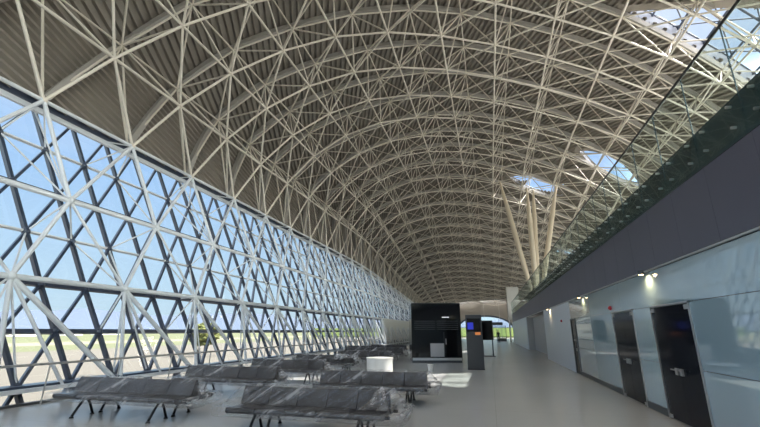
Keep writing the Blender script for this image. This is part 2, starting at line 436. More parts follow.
# skylights: upstand kerb, glass, glazing bars
def skylight(us, lo, hi, lift, bars):
    g = MB(); cb = MB(); br = MB()
    top_lo = [surf(u, lo(u), lift) for u in us]; top_hi = [surf(u, hi(u), lift) for u in us]
    bot_lo = [surf(u, lo(u), -.05) for u in us]; bot_hi = [surf(u, hi(u), -.05) for u in us]
    n = len(us)
    g.add(top_lo+top_hi, [(k, k+1, n+k+1, n+k) for k in range(n-1)])
    for T, B in ((top_lo, bot_lo), (top_hi, bot_hi)):
        cb.add(T+B, [(k, k+1, n+k+1, n+k) for k in range(n-1)])
    for k in (0, n-1): cb.add([top_lo[k], top_hi[k], bot_hi[k], bot_lo[k]], [(0, 1, 2, 3)])
    for T in (top_lo, top_hi):
        for a, b in zip(T[:-1], T[1:]): br.tube(a, b, .06, 6)
    if bars:
        u = us[0]+.5
        while u < us[-1]-.01:
            if hi(u)-lo(u) > .15: br.tube(surf(u, lo(u), lift-.1), surf(u, hi(u), lift-.1), .07, 6)
            u += .5
        v = -.5
        while v > -2.7:
            uu = [u for u in us if lo(u) < v < hi(u)]
            if len(uu) > 1:
                for a, b in zip(uu[:-1], uu[1:]): br.tube(surf(a, v, lift-.1), surf(b, v, lift-.1), .07, 6)
            v -= .5
        for k in range(0, 8):
            for sgn in (1, -1):
                pts = []
                for j in range(60):
                    u = us[0]+j*(us[-1]-us[0])/59; v = -(u-us[0])*sgn+(-3+k*.9 if sgn < 0 else k*.9-.9)
                    if us[0] < u < us[-1] and lo(u) < v < hi(u): pts.append(surf(u, v, lift-.1))
                for a, b in zip(pts[:-1], pts[1:]): br.tube(a, b, .045, 5)
    fl_ = MB()
    ext = [us[0]-.14]+list(us)+[us[-1]+.14]
    for f_, sg in ((lo, -1), (hi, 1)):
        A = []; B = []
        for u in ext:
            uu = min(max(u, us[0]), us[-1])
            A.append(surf(u, f_(uu)-(0 if u == uu else 0), -.04)); B.append(surf(u, f_(uu)+sg*.17, -.04))
        fl_.add(A+B, [(k, k+1, len(A)+k+1, len(A)+k) for k in range(len(A)-1)])
    for uu, e_ in ((us[0], -.16), (us[-1], .16)):
        fl_.add([surf(uu, lo(uu)-.17, -.04), surf(uu, hi(uu)+.17, -.04), surf(uu+e_, hi(uu)+.17, -.04), surf(uu+e_, lo(uu)-.17, -.04)], [(0, 1, 2, 3)])
    fl_.build('skylight_flashing', M['deck'], ceiling)
    go = g.build('skylight_glass', M['skyglass'], ceiling)
    cb.build('skylight_kerb', M['curb'], ceiling); br.build('glazing_bars', M['mullion'], ceiling)
us1 = [9.03+k*.1 for k in range(39)]
skylight(us1, lambda u: lens1(u)[0], lambda u: lens1(u)[1], .75, True)
for uc, vc, hu, hv in LENS:
    us = [uc-hu*.98+k*hu*1.96/16 for k in range(17)]
    f = lambda u: hv*(1-((u-uc)/hu)**2)
    skylight(us, lambda u: vc-f(u), lambda u: vc+f(u), .35, False)

# ---------------------------------------------------------------- space frame
frame = empty('roof_space_frame')
tag(frame, 'pale tubular steel space frame hanging under the whole ribbed roof', 'roof truss')
lower, upper, webs, nodes, upn = [], [], [], [], []
def okout(u, i):
    l = lens1(u); return True
for i in IDX:
    for u in range(NI):
        p = pin(u, i)
        if inb(p): nodes.append((p, .10))
        if u+1 < NI:
            q = pin(u+1, i)
            if inb(p, q): lower.append((p, q, .056))
        q = pin(u, i+1)
        if inb(p, q): lower.append((p, q, .056))
        if u > 0:
            q = pin(u-1, i+1)
            if inb(p, q): lower.append((p, q, .050))
    for u in range(NO):
        p = pout(u, i)
        if inb(p): upn.append((p, .09))
        if u+1 < NO:
            q = pout(u+1, i)
            if inb(p, q): upper.append((p, q, .048))
        q = pout(u, i+1)
        if inb(p, q): upper.append((p, q, .045))
        if u == 0:
            prs = [(p, pin(0, i)), (p, pin(1, i-1))]
        else:
            prs = [(p, pin(u, i)), (p, pin(u, i+1))]
            if u+1 < NI: prs += [(p, pin(u+1, i))]
            q = pout(u-1, i+1)
            if inb(p, q): upper.append((p, q, .045))
        for a, b in prs:
            if inb(a, b): webs.append((a, b, .041))
emit_members(frame, 'lower_chord', lower, M['truss'])
emit_members(frame, 'upper_chord', upper, M['truss'])
emit_members(frame, 'diagonal_strut', webs, M['truss'])
nodes.sort(key=lambda q: -shown(q[0], q[0]+Vector((0, 0, .2)), q[1]))
for p, r in nodes[:100]: MB().ball(p, r, 10, 8).build('node_joint', M['truss'], frame)
mb = MB()
for p, r in nodes[100:]+upn: mb.ball(p, r, 6, 4)
tag(mb.build('node_joint_far_run', M['truss'], frame), kind='stuff')

# ---------------------------------------------------------------- glazed wall on the left: dark lattice and panes
D = .4
def fx(dz): return (-3.42-.345*dz)
RZ = [2.12, 1.68, 1.24, .81, .37, -.005, -.40, -.80, -1.2]
def dk(k, j):
    y = (2.95+j*D+.105*k)*S
    dz = RZ[k]
    return warp(fx(dz)*S-.12, y, EYE+dz*S)
window = empty('window_1'); struct(window, 'tall leaning glazed wall of diamond panes on the left')
J = range(-24, 100)
NRM = Vector((1, 0, .345)).normalized()
dA, dB, dH = [], [], []
for j in J:
    for k in range(len(RZ)-1):
        a = dk(k, j); b = dk(k+1, j); c = dk(k+1, j-1)
        if inb(a, b): dA.append((a, b))
        if inb(a, c): dB.append((a, c))
        if inb(a, dk(k, j+1)): dH.append((a, dk(k, j+1), k))
def emit_bars(name, items, w, h, m, count=100):
    items = sorted(items, key=lambda q: -shown(q[0], q[1], .1))
    for q in items[:count]: MB().bar(q[0], q[1], h, w, NRM).build(name, m, window)
    mb = MB()
    for q in items[count:]: mb.bar(q[0], q[1], h, w, NRM)
    tag(mb.build(name+'_far_run', m, window), kind='stuff')
emit_bars('heavy_mullion', dA, .10, .11, M['mullion'])
emit_bars('light_mullion', dB, .075, .10, M['mullion'])
mb = MB(); thin_t = MB(); dark_t = mb
for k in range(len(RZ)):
    wd = {5: .12, 4: .11, 6: .16, 0: .14}.get(k, .05)
    mb = thin_t if k in (1, 3, 7) else dark_t
    y = Y_BACK
    while y < Y_END-.1:
        y2 = min(y+6, Y_END); dz = RZ[k]
        p = warp(fx(dz)*S-.12, y, EYE+dz*S); q = warp(fx(dz)*S-.12, y2, EYE+dz*S)
        if k == 6: mb.bar(p+Vector((.1, 0, 0)), q+Vector((.1, 0, 0)), .45, .16, (1, 0, 0))
        else: mb.bar(p, q, .10, wd, NRM)
        y = y2
thin_t.build('thin_transom', M['facade_tube'], window)['label'] = 'thin pale transom'
dark_t.build('horizontal_transom', M['mullion'], window)
dkn = MB()
for k in range(len(RZ)-1):
    for j in J:
        p = dk(k, j)
        if inb(p) and p.y < 60: dkn.ball(p, .115, 6, 4)
tag(dkn.build('lattice_knuckle', M['mullion'], window), kind='stuff')
mb = MB(); rows = []
ys_ = [Y_BACK+k*2.5 for k in range(45)]
for dz in RZ: rows.append([tuple(warp(fx(dz)*S-.28, min(yy, Y_END), EYE+dz*S)) for yy in ys_])
for a, b in zip(rows[:-1], rows[1:]):
    n = len(a); mb.add(a+b, [(k, k+1, n+k+1, n+k) for k in range(n-1)])
mb.build('window_pane', M['glass'], window)
# lower eave gutter closing glass to deck
mb = MB(); y = Y_BACK
while y < Y_END-.1:
    y2 = min(y+4, Y_END)
    p = warp(-4.19*S, y, EYE+2.15*S); q = warp(-4.19*S, y2, EYE+2.15*S); mb.bar(p, q, .34, .22, (1, 0, 0)); y = y2
struct(mb.build('trim_2', M['mullion']), 'dark eave gutter above the glazed wall')
mb = MB(); y = Y_BACK
while y < Y_END-.1:
    y2 = min(y+4, Y_END)
    p = warp(-4.02*S, y, EYE+2.02*S); q = warp(-4.02*S, y2, EYE+2.02*S); mb.bar(p, q, .12, .16, (1, 0, 0)); y = y2
struct(mb.build('trim_3', M['facade_tube']), 'white eave edge above the glazed wall')
# opaque end stretch of the glazed wall, far left
struct(MB().box(-11.15, -11.0, 44, 101, 0, 2.95).build('wall_left', M['plain']), 'pale solid stretch of wall closing the far end of the glazing')

# white inner truss of the facade
ft = empty('facade_truss')
tag(ft, 'white tubular truss with large crossing struts standing inside the glazed wall', 'truss')
T1 = lambda i: warp(-3.53*S, (2.62+i)*S, EYE+1.11*S)
T2 = lambda i: warp(-3.40*S, (2.22+i)*S, EYE+.39*S)
BS = lambda y: Vector((-3.22*S, y*S, EYE-.40*S))
E_ = lambda i: pin(0, i)
rails, struts, thin = [], [], []
for i in range(-6, 30):
    rails += [(E_(i), E_(i+1), .06), (T1(i), T1(i+1), .075), (T2(i), T2(i+1), .075)]
    struts += [(E_(i), T1(i), .06), (E_(i+1), T1(i), .06), (T1(i), T2(i), .06), (T1(i), T2(i+1), .042),
               (T2(i), BS(2.22+i+.42), .045), (T2(i), BS(2.22+i+.88), .07), (T2(i), BS(2.22+i-.05), .055)]
    for P, rows_ in ((T1(i), (0, 1, 2, 3)), (T2(i), (3, 4, 5, 6)), (E_(i), (0, 1))):
        for k in rows_:
            cand = sorted((dk(k, j) for j in J), key=lambda q: abs(q.y-P.y))
            for q in cand[:1 if k in (0, 2, 4) else 2]: thin.append((P, q, .026))
flt = lambda L: [q for q in L if inb(q[0], q[1])]
rails, struts, thin = flt(rails), flt(struts), flt(thin)
emit_members(ft, 'long_rail', rails, M['facade_tube'])
emit_members(ft, 'cross_strut', struts, M['facade_tube'])
emit_members(ft, 'tie_rod', thin, M['facade_tube'])
for i in range(-4, 28):
    for p in (T1(i), T2(i)):
        if inb(p): MB().ball(p, .12, 10, 8).build('node_joint', M['facade_tube'], ft)
MB().bar((-3.20*S, Y_BACK, EYE-.405*S), (-3.20*S, Y_END, EYE-.405*S), .14, .09, (1, 0, 0)).build('base_rail', M['facade_tube'], ft)

# handrail
hr_ = empty('handrail'); tag(hr_, 'thin steel handrail running low along the glazed wall', 'handrail')
MB().tube((-10.25, Y_BACK, .90), (-10.25, 62, .90), .028, 8).build('rail', M['steel'], hr_)
y = -4.0; 
while y < 60:
    MB().tube((-10.25, y, .90), (-10.30, y, .0), .018, 6).build('post', M['steel'], hr_); y += 2.0

# ---------------------------------------------------------------- right wall
WX = 3.35
def wbox(mbx, y0, y1, z0, z1, t=.0, d=.3): return mbx.box(WX+t, WX+t+d, y0, y1, z0, z1)
D1, D2, D3 = (8.25, 10.04), (11.2, 12.96), (18.35, 19.25)
wr = empty('wall_right'); struct(wr, 'right wall of glossy blue grey back painted glass panels')
g = .006
def panels(y0, y1, z0, z1, step=2.4):
    y = y0
    while y < y1-.01:
        y2 = min(y+step, y1)
        if y1-y2 < .5: y2 = y1
        MB().box(WX, WX+.05, y+g, y2-g, z0+g, z1-g).build('wall_panel', M['wall_glass'], wr); y = y2
for y0, y1 in ((-9, D1[0]), (D1[1], D2[0]), (D2[1], D3[0])):
    panels(y0, y1, .14, 1.02, 6.2); panels(y0, y1, 1.02, 2.14, 6.2)
panels(-9, 19.25, 2.14, 2.86, 7)
MB().box(WX+.05, WX+.3, -9, 28.2, 0, 2.86).build('backing', M['base'], wr)
mbp = MB().box(WX-.0, WX+.05, 19.25, 28.2, 0.0, 2.86); mbp.build('pale_panel', M['wall_pale'], wr)['label'] = 'pale grey plain panel'
for y0, y1 in ((-9, D1[0]), (D1[1], D2[0]), (D2[1], D3[0])):
    pass
struct(MB().box(3.95, 4.1, 28.2, 41.5, 0, 2.86).box(WX+.05, 3.95, 28.2, 28.35, 0, 2.86).box(WX+.05, 3.95, 41.35, 41.5, 0, 2.86).build('wall_recess', M['recess']), 'wall toned in shade grey, set back in a recess further along on the right')
struct(MB().box(WX, WX+.3, 41.5, 66, 0, 2.86).build('wall_far_right', M['wall_pale']), 'pale wall continuing beyond the recess on the right')
bb = MB()
for y0, y1 in ((-9, D1[0]), (D1[1], D2[0]), (D2[1], D3[0])): bb.box(WX-.012, WX+.05, y0, y1, 0, .14)
struct(bb.build('baseboard_right', M['base']), 'dark baseboard under the glass wall panels')

def double_door(name, y0, y1, label):
    d = empty(name, (WX, (y0+y1)/2, 0)); struct(d, label)
    h = (y1-y0)/2; H = 2.12
    MB().box(-.02, .05, -h, -h+.035, 0, H+.03).box(-.02, .05, h-.035, h, 0, H+.03).box(-.02, .05, -h, h, H, H+.035).build('door_frame', M['steel'], d)
    for s in (-1, 1):
        a, b = (0.004, h-.04) if s > 0 else (-h+.04, -.004)
        lf = MB().box(.0, .03, a, b, .02, H-.01).build('door_leaf', M['door'], d)
        yc = .10*s
        hd = MB().box(-.03, .0, yc-.055, yc+.055, .86, .98).tube((-.06, yc, .95), (-.06, yc+.14*s, .95), .012, 8).tube((0, yc, .95), (-.06, yc, .95), .012, 8)
        hd.build('door_handle', M['steel'], lf)
        e = (h-.12)*s
        MB().box(-.015, .0, e-.08, e+.08, H-.1, H-.02).build('hinge_plate', M['steel'], lf)
        MB().box(-.015, .0, e-.06, e+.06, .02, .08).build('floor_hinge', M['steel'], lf)
    return d
double_door('door_1', *D1, 'nearer black glass double door in the right wall')
double_door('door_2', *D2, 'farther black glass double door in the right wall')
d3 = empty('door_3', (WX, 18.8, 0)); struct(d3, 'narrow black single door at the end of the glossy panels')
MB().box(-.03, .05, -.45, -.41, 0, 2.14).box(-.03, .05, .41, .45, 0, 2.14).box(-.03, .05, -.45, .45, 2.1, 2.14).build('door_frame', M['base'], d3)
lf = MB().box(0, .03, -.41, .41, .01, 2.1).build('door_leaf', M['door'], d3)
MB().box(-.04, 0, -.33, -.25, .88, .98).build('door_handle', M['steel'], lf)

# fascia, edge panels, mezzanine floor
fa = empty('fascia'); struct(fa, 'dark slate fascia band over the right wall')
y = -8.0+.65*0
y = 5.53-1.22*11
while y < 64:
    MB().box(WX-.05, WX+.02, y+.004, y+1.216, 2.90, 4.02).build('fascia_panel', M['fascia'], fa); y += 1.22
MB().box(WX+.02, WX+.25, -9, 65, 2.9, 4.62).build('fascia_backing', M['base'], fa)
MB().box(WX-.05, WX+.02, -9, 64.5, 4.03, 4.60).build('edge_panel', M['fascia_green'], fa)
struct(MB().box(WX-.04, WX+.0, -9, 64.5, 2.865, 2.895).build('trim_4', M['steel']), 'bright metal strip under the dark fascia')
struct(MB().box(WX+.25, 27, -9, 66, 3.6, 3.95).build('mezzanine_floor', M['plain']), 'upper floor slab behind the balustrade')
struct(MB().box(27, 27.3, -12, 101, -.3, 4.2).box(27, 27.3, -12, 101, 11.2, 12.2).build('wall_upper_right', M['plain']), 'outer wall of the upper floor')
struct(MB().box(27.1, 27.14, -12, 101, 4.2, 11.2).build('fill_window_right', M['glass']), 'unseen ribbon glazing added over the upper floor to light the hall')  # glazing added out of view as fill light from the right
mb = MB()
for k in range(38): mb.box(27.0, 27.2, -12+k*3-.05, -12+k*3+.05, 4.2, 11.2)
struct(mb.build('fill_window_right_bars', M['facade_tube']), 'white bars of the added unseen upper floor glazing')
struct(MB().box(-16, 27, Y_BACK-1.5, Y_BACK-1.3, -.3, 6.2).build('wall_back', M['plain']), 'end wall behind the viewer')
struct(MB().box(-16, 27, Y_BACK-1.42, Y_BACK-1.38, 6.2, 21).build('fill_window_back', M['glass']), 'unseen high glazing added behind the viewer for frontal light')  # glazing added out of view, lights the benches from the front
mb = MB()
for k in range(15): mb.box(-16+k*3-.05, -16+k*3+.05, Y_BACK-1.5, Y_BACK-1.3, 6.2, 21)
for k in range(5): mb.box(-16, 27, Y_BACK-1.5, Y_BACK-1.3, 6.2+k*3.4, 6.3+k*3.4)
struct(mb.build('fill_window_back_bars', M['facade_tube']), 'bars of the added unseen high end glazing')
# balustrade
ba = empty('balustrade'); tag(ba, 'green tinted glass balustrade with point fixings on the upper floor edge', 'balustrade')
y = 5.53-1.22*10; n = 0
while y < 64:
    MB().box(WX-.09, WX-.07, y+.012, y+1.208, 4.06, 5.56).build('glass_panel', M['glass_green'], ba)
    MB().box(WX-.088, WX-.072, y-.004, y+.004, 4.3, 5.56).build('joint_strip', M['fascia_green'], ba)
    if y+1.22 > 1 and n < 100:
        for fy in (.25, .97):
            for fz in (4.20, 4.50):
                MB().tube((WX-.115, y+fy, fz), (WX-.055, y+fy, fz), .02, 10).build('fixing', M['steel'], ba); n += 1
    y += 1.22
MB().tube((WX-.08, -7, 5.585), (WX-.08, 64, 5.585), .022, 8).build('top_rail', M['black'], ba)

# downlights under the fascia
for k, (yy, lb) in enumerate(((9.84, 'small warm downlight under the dark fascia above the nearer double door'),
                              (16.39, 'small warm downlight under the fascia beyond the farther double door'),
                              (25.1, 'small warm downlight under the fascia over the pale wall panel'))):
    dl = empty('downlight', (WX-.13, yy, 2.86)); tag(dl, lb, 'light', 'downlights under the fascia')
    MB().cyl(0, 0, -.05, .03, .06, 16).build('housing', M['base'], dl)
    MB().box(.03, .14, -.02, .02, .0, .03).build('bracket', M['steel'], dl)
    MB().cyl(0, 0, -.056, -.05, .045, 16).build('lens', M['lamp'], dl)
    ld = bpy.data.lights.new('downlight_beam', 'SPOT'); ld.specular_factor = 0; ld.energy = 30; ld.color = (1, .72, .38); ld.spot_size = R(165); ld.spot_blend = .8; ld.shadow_soft_size = .02
    lo = bpy.data.objects.new('downlight_beam', ld); COL.objects.link(lo); lo.parent = dl; lo.location = (0, 0, -.075); lo.rotation_euler = (0, R(-20), 0)

# fire alarms
for yy, zz, lb in ((13.0, 2.27, 'round red alarm sounder on the glossy wall by the farther double door'), (21.5, 2.11, 'round red alarm sounder on the pale grey wall panel')):
    a_ = empty('fire_alarm', (WX, yy, zz)); tag(a_, lb, 'fire alarm')
    MB().tube((0, 0, 0), (-.05, 0, 0), .055, 16).build('alarm_body', M['red'], a_)
    MB().tube((-.05, 0, 0), (-.075, 0, 0), .035, 16, .02).build('sounder', M['red'], a_)

# ---------------------------------------------------------------- far end
we = MB()
n = 28; cx, rw, top = -1.0, 6.6, 5.0
pts = [(cx-rw*math.cos(math.pi*k/n), .0+top*math.sin(math.pi*k/n)**.62) for k in range(n+1)]
for (xa, za), (xb, zb) in zip(pts[:-1], pts[1:]):
    we.add([(xa, Y_END, za), (xb, Y_END, zb), (xb, Y_END, 14), (xa, Y_END, 14), (xa, Y_END+.4, za), (xb, Y_END+.4, zb), (xb, Y_END+.4, 14), (xa, Y_END+.4, 14)],
           [(0, 1, 2, 3), (7, 6, 5, 4), (0, 4, 5, 1)])
we.box(-15, cx-rw, Y_END, Y_END+.4, 0, 14).box(cx+rw, 27, Y_END, Y_END+.4, 0, 14)
struct(we.build('wall_far', M['beige']), 'beige end wall with a wide arched opening')
ar = MB()
for a, b in zip(pts[:-1], pts[1:]): ar.bar((a[0], Y_END-.1, a[1]), (b[0], Y_END-.1, b[1]), .4, .35, (0, 1, 0))
struct(ar.build('trim_5', M['mullion']), 'dark rim around the arched opening')
struct(MB().box(cx-rw, cx+rw, Y_END+.3, Y_END+.34, 0, 5.1).build('window_2', M['glass']), 'arched glazing at the far end')
mb = MB()
for k in range(7): mb.box(cx-5.4+k*1.8-.04, cx-5.4+k*1.8+.04, Y_END+.2, Y_END+.3, 0, 2.4)
mb.box(cx-rw, cx+rw, Y_END+.2, Y_END+.3, 2.35, 2.45)
struct(mb.build('window_3', M['mullion']), 'frame bars of the far glazing')
# glass lobby frame, right of the person
gp = empty('glass_screen', (2.6, 74, 0)); tag(gp, 'slim framed glass screen across the far walkway near the arch', 'glass screen')
MB().box(-4.6, -4.52, -.04, .04, 0, 2.5).box(-.04, .04, -.04, .04, 0, 2.5).box(-1.6, -1.54, -.04, .04, 0, 2.5).box(-4.6, .04, -.04, .04, 2.42, 2.5).build('screen_frame', M['base'], gp)
MB().box(-1.52, -.05, -.01, .01, .05, 2.4).build('screen_pane', M['glass'], gp)
MB().box(-1.5, -.06, -.03, .0, .0, .5).build('lower_panel', M['totem'], gp)
# hanging direction sign
hs = empty('hanging_sign', (.45, 70, 2.55)); tag(hs, 'long dark sign board hanging across the far walkway before the arch', 'sign')
MB().box(-1.6, 1.6, -.06, .06, 0, .45).build('sign_board', M['totem'], hs)
MB().tube((-1.2, 0, .45), (-1.2, 0, 3.4), .02, 6).build('hanger', M['steel'], hs)
MB().tube((1.2, 0, .45), (1.2, 0, 3.4), .02, 6).build('hanger', M['steel'], hs)
# pale shaft at the end of the mezzanine
ls = empty('lift_shaft', (3.45, 66.5, 0)); struct(ls, 'pale box shaft standing at the far end of the upper floor')
MB().box(-.55, 1.2, .0, 2.5, 3.3, 8.2).build('shaft_box', M['plain'], ls)
MB().box(-.6, -.4, -.1, .1, 0, 3.3).build('shaft_post', M['white'], ls)
# glazed cabin on the upper floor behind the columns
gc = empty('glazed_cabin', (6.5, 45.5, 3.95)); tag(gc, 'small pale glazed cabin on the upper floor behind the leaning columns', 'cabin')
MB().box(-.75, .95, 1.0, 3, 0, 3.55).build('cabin_wall', M['white'], gc)
MB().box(-.8, 1.0, .93, 1.0, 3.45, 3.6).box(-.8, -.72, .93, 1.0, 0, 3.6).box(-.1, -.04, .93, 1.0, 0, 3.6).box(.92, 1.0, .93, 1.0, 0, 3.6).build('cabin_frame', M['mullion'], gc)

# leaning column cluster
vc = empty('branching_column', (5.0, 46, 3.95)); tag(vc, 'cluster of tapered beige columns fanning from the upper floor to the roof', 'column')
base = Vector((0, 0, 0))
for tip in ((-2.75, -1, 14.0), (.05, -1, 12.9), (.85, 0.2, 13.0), (3.35, 0, 13.6)):
    t = Vector(tip); b0 = Vector((tip[0]*.06, tip[1]*.06, .1)); m1 = b0.lerp(t, .3); m2 = b0.lerp(t, .72)
    MB().tube(b0, m1, .12, 14, .27).tube(m1, m2, .27, 14, .27).tube(m2, t, .27, 14, .09).build('leaning_column', M['column'], vc)
MB().cyl(0, 0, 0, .35, .45, 20, .3).build('foot', M['black'], vc)

# ---------------------------------------------------------------- benches
PR = [(-.64, .40), (-.62, .44), (-.40, .43), (-.17, .46), (-.03, .72), (.03, .72), (.17, .46), (.40, .43), (.62, .44), (.64, .40), (.60, .30), (.3, .25), (0, .25), (-.3, .25), (-.60, .30)]
def wrap_mesh(L, RL, seed):
    mb = MB(); rnd = random.Random(seed); n = 64; m = 4
    loop = []
    P = PR+[PR[0]]
    for (a, b) in zip(P[:-1], P[1:]):
        for j in range(m): t = j/m; loop.append((a[0]+(b[0]-a[0])*t, a[1]+(b[1]-a[1])*t))
    k = len(loop); vs = []; ox = rnd.random()*50
    for i in range(n+1):
        f = i/n*2-1
        for (yy, zz) in loop:
            # upper part pulled in towards the ridge ends
            hfrac = max(0, (zz-.44)/.28)
            half = L/2*(1-hfrac)+RL/2*hfrac
            endt = max(0, (abs(f)-.94)/.06)
            x = f*half
            p = Vector((x, yy, zz))
            s1 = noise.noise(Vector((x*7-zz*8+ox, yy*1.5, zz*2)))*.012
            s2 = noise.noise(Vector((x*2+ox, yy*2, zz*3+9)))*.022
            c = Vector((0, yy, zz-.42)); 
            c = c.normalized() if c.length > 1e-4 else Vector((0, 0, 1))
            p += c*(s1+s2+.018)
            p.y *= 1-.06*endt; 
            vs.append(p)
    fs = []
    for i in range(n):
        for j in range(k):
            a = i*k+j; b = i*k+(j+1) % k; fs.append((a, b, b+k, a+k))
    mb.add(vs, fs, True)
    return mb, [vs[j] for j in range(k)], [vs[n*k+j] for j in range(k)]
def end_cap(ring, s, seed):
    mb = MB(); c = Vector((ring[0].x*1.0, 0, .47)); k = len(ring)
    rings = [ring]
    for q, o in ((.7, -.01), (.4, -.06), (.15, -.09)):
        rings.append([c.lerp(p, q)+Vector((s*(o+noise.noise(p*6+Vector((seed, 0, 0)))*.05), 0, noise.noise(p*9)*.02)) for p in ring])
    vs = [p for r_ in rings for p in r_]+[c+Vector((-s*.08, 0, 0))]
    fs = [(i*k+j, i*k+(j+1) % k, (i+1)*k+(j+1) % k, (i+1)*k+j) for i in range(3) for j in range(k)]
    fs += [(3*k+j, 3*k+(j+1) % k, 4*k) for j in range(k)]
    mb.add(vs, fs, True); return mb
def make_bench(seed, ns=5, L=3.15, RL=2.85, full=True):
    root = empty('bench')
    w_ = (RL-.12)/ns
    for side in (-1, 1):
        for k in range(ns):
            x0 = -RL/2+.06+k*w_; x1 = x0+w_-.014
            # seat cushion: slightly dished slab
            mb = MB(); pts = []
            prof_ = [(.10, .425), (.22, .40), (.40, .405), (.52, .425), (.57, .415), (.575, .37), (.52, .335), (.10, .335)]
            vs = [(x, side*yy, zz) for x in (x0, x1) for yy, zz in prof_]; q = len(prof_)
            mb.add(vs, [(j, (j+1) % q, q+(j+1) % q, q+j) for j in range(q)]+[tuple(range(q)), tuple(range(q, 2*q))[::-1]])
            mb.build('seat', M['seat'], root, .008)
            prof_ = [(.135, .43), (.02, .695), (.005, .70), (.005, .66), (.10, .40)]
            vs = [(x, side*yy, zz) for x in (x0, x1) for yy, zz in prof_]; q = len(prof_)
            MB().add(vs, [(j, (j+1) % q, q+(j+1) % q, q+j) for j in range(q)]+[tuple(range(q)), tuple(range(q, 2*q))[::-1]]).build('backrest', M['seat'], root, .006)
        MB().tube((-L/2+.2, side*.30, .345), (L/2-.2, side*.30, .345), .028, 10).build('seat_beam', M['black'], root)
        for x in (-.91, .91):
            lg = MB()
            lg.path([(x, side*.30, .35), (x, side*.42, .22), (x, side*.55, .03)], .024, 8)
            lg.path([(x, side*.30, .35), (x, side*.20, .24), (x, side*.10, .03)], .024, 8)
            lg.ball((x, side*.30, .34), .045)
            lo = lg.build('leg', M['black'], root)
            MB().cyl(x, side*.55, 0, .03, .045, 12, .03).build('foot_pad', M['black'], lo)
            MB().cyl(x, side*.10, 0, .03, .045, 12, .03).build('foot_pad', M['black'], lo)
    wm, ra, rb = wrap_mesh(L, RL, seed)
    wp = wm.build('plastic_wrap', M['film'], root); wp['label'] = 'clear crinkled plastic film'
    end_cap(ra, 1, seed).build('wrap_end', M['film'], wp)
    end_cap(rb, -1, seed+3).build('wrap_end', M['film_dense'], wp)
    return root
benches = [
 ((-7.2, 7.52), 0, 'film wrapped back to back dark bench standing nearest the lower left corner', 3.3, 3.05),
 ((-3.0, 7.05), 0, 'large film wrapped dark bench in the centre foreground, nearest the viewer', 3.2, 2.8),
 ((-2.85, 10.25), 0, 'film wrapped dark bench directly behind the nearest centre one, in front of the white drum', 3.15, 2.8),
 ((-7.05, 10.65), 0, 'film wrapped dark bench second from the front in the row along the glazed wall', 3.2, 2.95),
 ((-6.85, 13.6), 0, 'film wrapped dark bench third from the front in the row along the glazed wall', 3.1, 2.8),
 ((-6.7, 16.7), 0, 'wrapped bench with a bright bunched film end, left of the white drum', 3.1, 2.7),
 ((-6.1, 20.2), 0, 'dark bench behind the white drum, beyond the bench with bright bunched film', 3.1, 2.8),
 ((-6.3, 24.3), 0, 'small distant dark bench left of the black kiosk', 3.1, 2.8),
 ((-8.2, 27.4), 0, 'distant dark bench beside the glazed wall, seen over the wrapped ones', 3.1, 2.8),
 ((-7.2, 30), 0, 'farthest dark bench near the pale far left wall', 3.1, 2.8)]
for k, ((x, y), rz, lb, L, RL) in enumerate(benches):
    b = make_bench(k*7+1, 5, L, RL); b.location = (x, y, 0); b.rotation_euler = (0, 0, rz)
    tag(b, lb, 'bench', 'film wrapped waiting benches')
    if k == 5:
        p = [c for c in ALL_CHILDREN(b) if c.name.startswith('plastic_wrap')][0]
        nb = MB(); 
        for j in range(16):
            q = Vector((1.0+.06*random.uniform(-8, 8), random.uniform(-.45, -.1), random.uniform(.5, .72)))
            nb.ball(q, .1, 7, 5, random.uniform(.8, 2), .6, random.uniform(.4, 1))
        nb.build('bunched_film', M['film_dense'], p)
    if k == 1:
        p = [c for c in ALL_CHILDREN(b) if c.name.startswith('plastic_wrap')][0]
        n1 = MB(); pr = [(-.10, .74), (-.22, .60), (-.36, .50), (-.50, .46)]
        vs = []; 
        for i in range(11):
            f = i/10-.5
            for j, (yy, zz) in enumerate(pr):
                vs.append((1.18+f*(.10+.13*j)+.03*math.sin(i*2+j), yy-.015*(i % 2), zz+.03*(i % 2)+.01))
        n1.add(vs, [(i*4+j, i*4+j+1, i*4+j+5, i*4+j+4) for i in range(10) for j in range(3)], True)
        n1.build('bunched_film', M['film_dense'], p)

# ---------------------------------------------------------------- white drum, little bin
dr = empty('white_drum', (-3.95, 15.1, 0)); tag(dr, 'low white cylindrical drum with a vertical seam standing between the benches and the black kiosk', 'drum')
MB().cyl(0, 0, .02, .70, .47, 40).build('drum_body', M['plain'], dr, .01)
MB().cyl(0, 0, .70, .725, .49, 40).build('rim', M['white'], dr)
MB().box(-.01, .01, -.48, -.46, .03, .70).build('seam', M['plain'], dr)
MB().cyl(0, 0, 0, .02, .44, 40).build('base_ring', M['base'], dr)
cp = empty('waste_bin', (-2.56, 18.3, 0)); tag(cp, 'small white tapered bin on the floor before the black kiosk', 'bin')
MB().cyl(0, 0, 0, .27, .08, 20, .12).build('bin_body', M['white'], cp)
MB().cyl(0, 0, .27, .29, .13, 20).build('bin_rim', M['white'], cp)

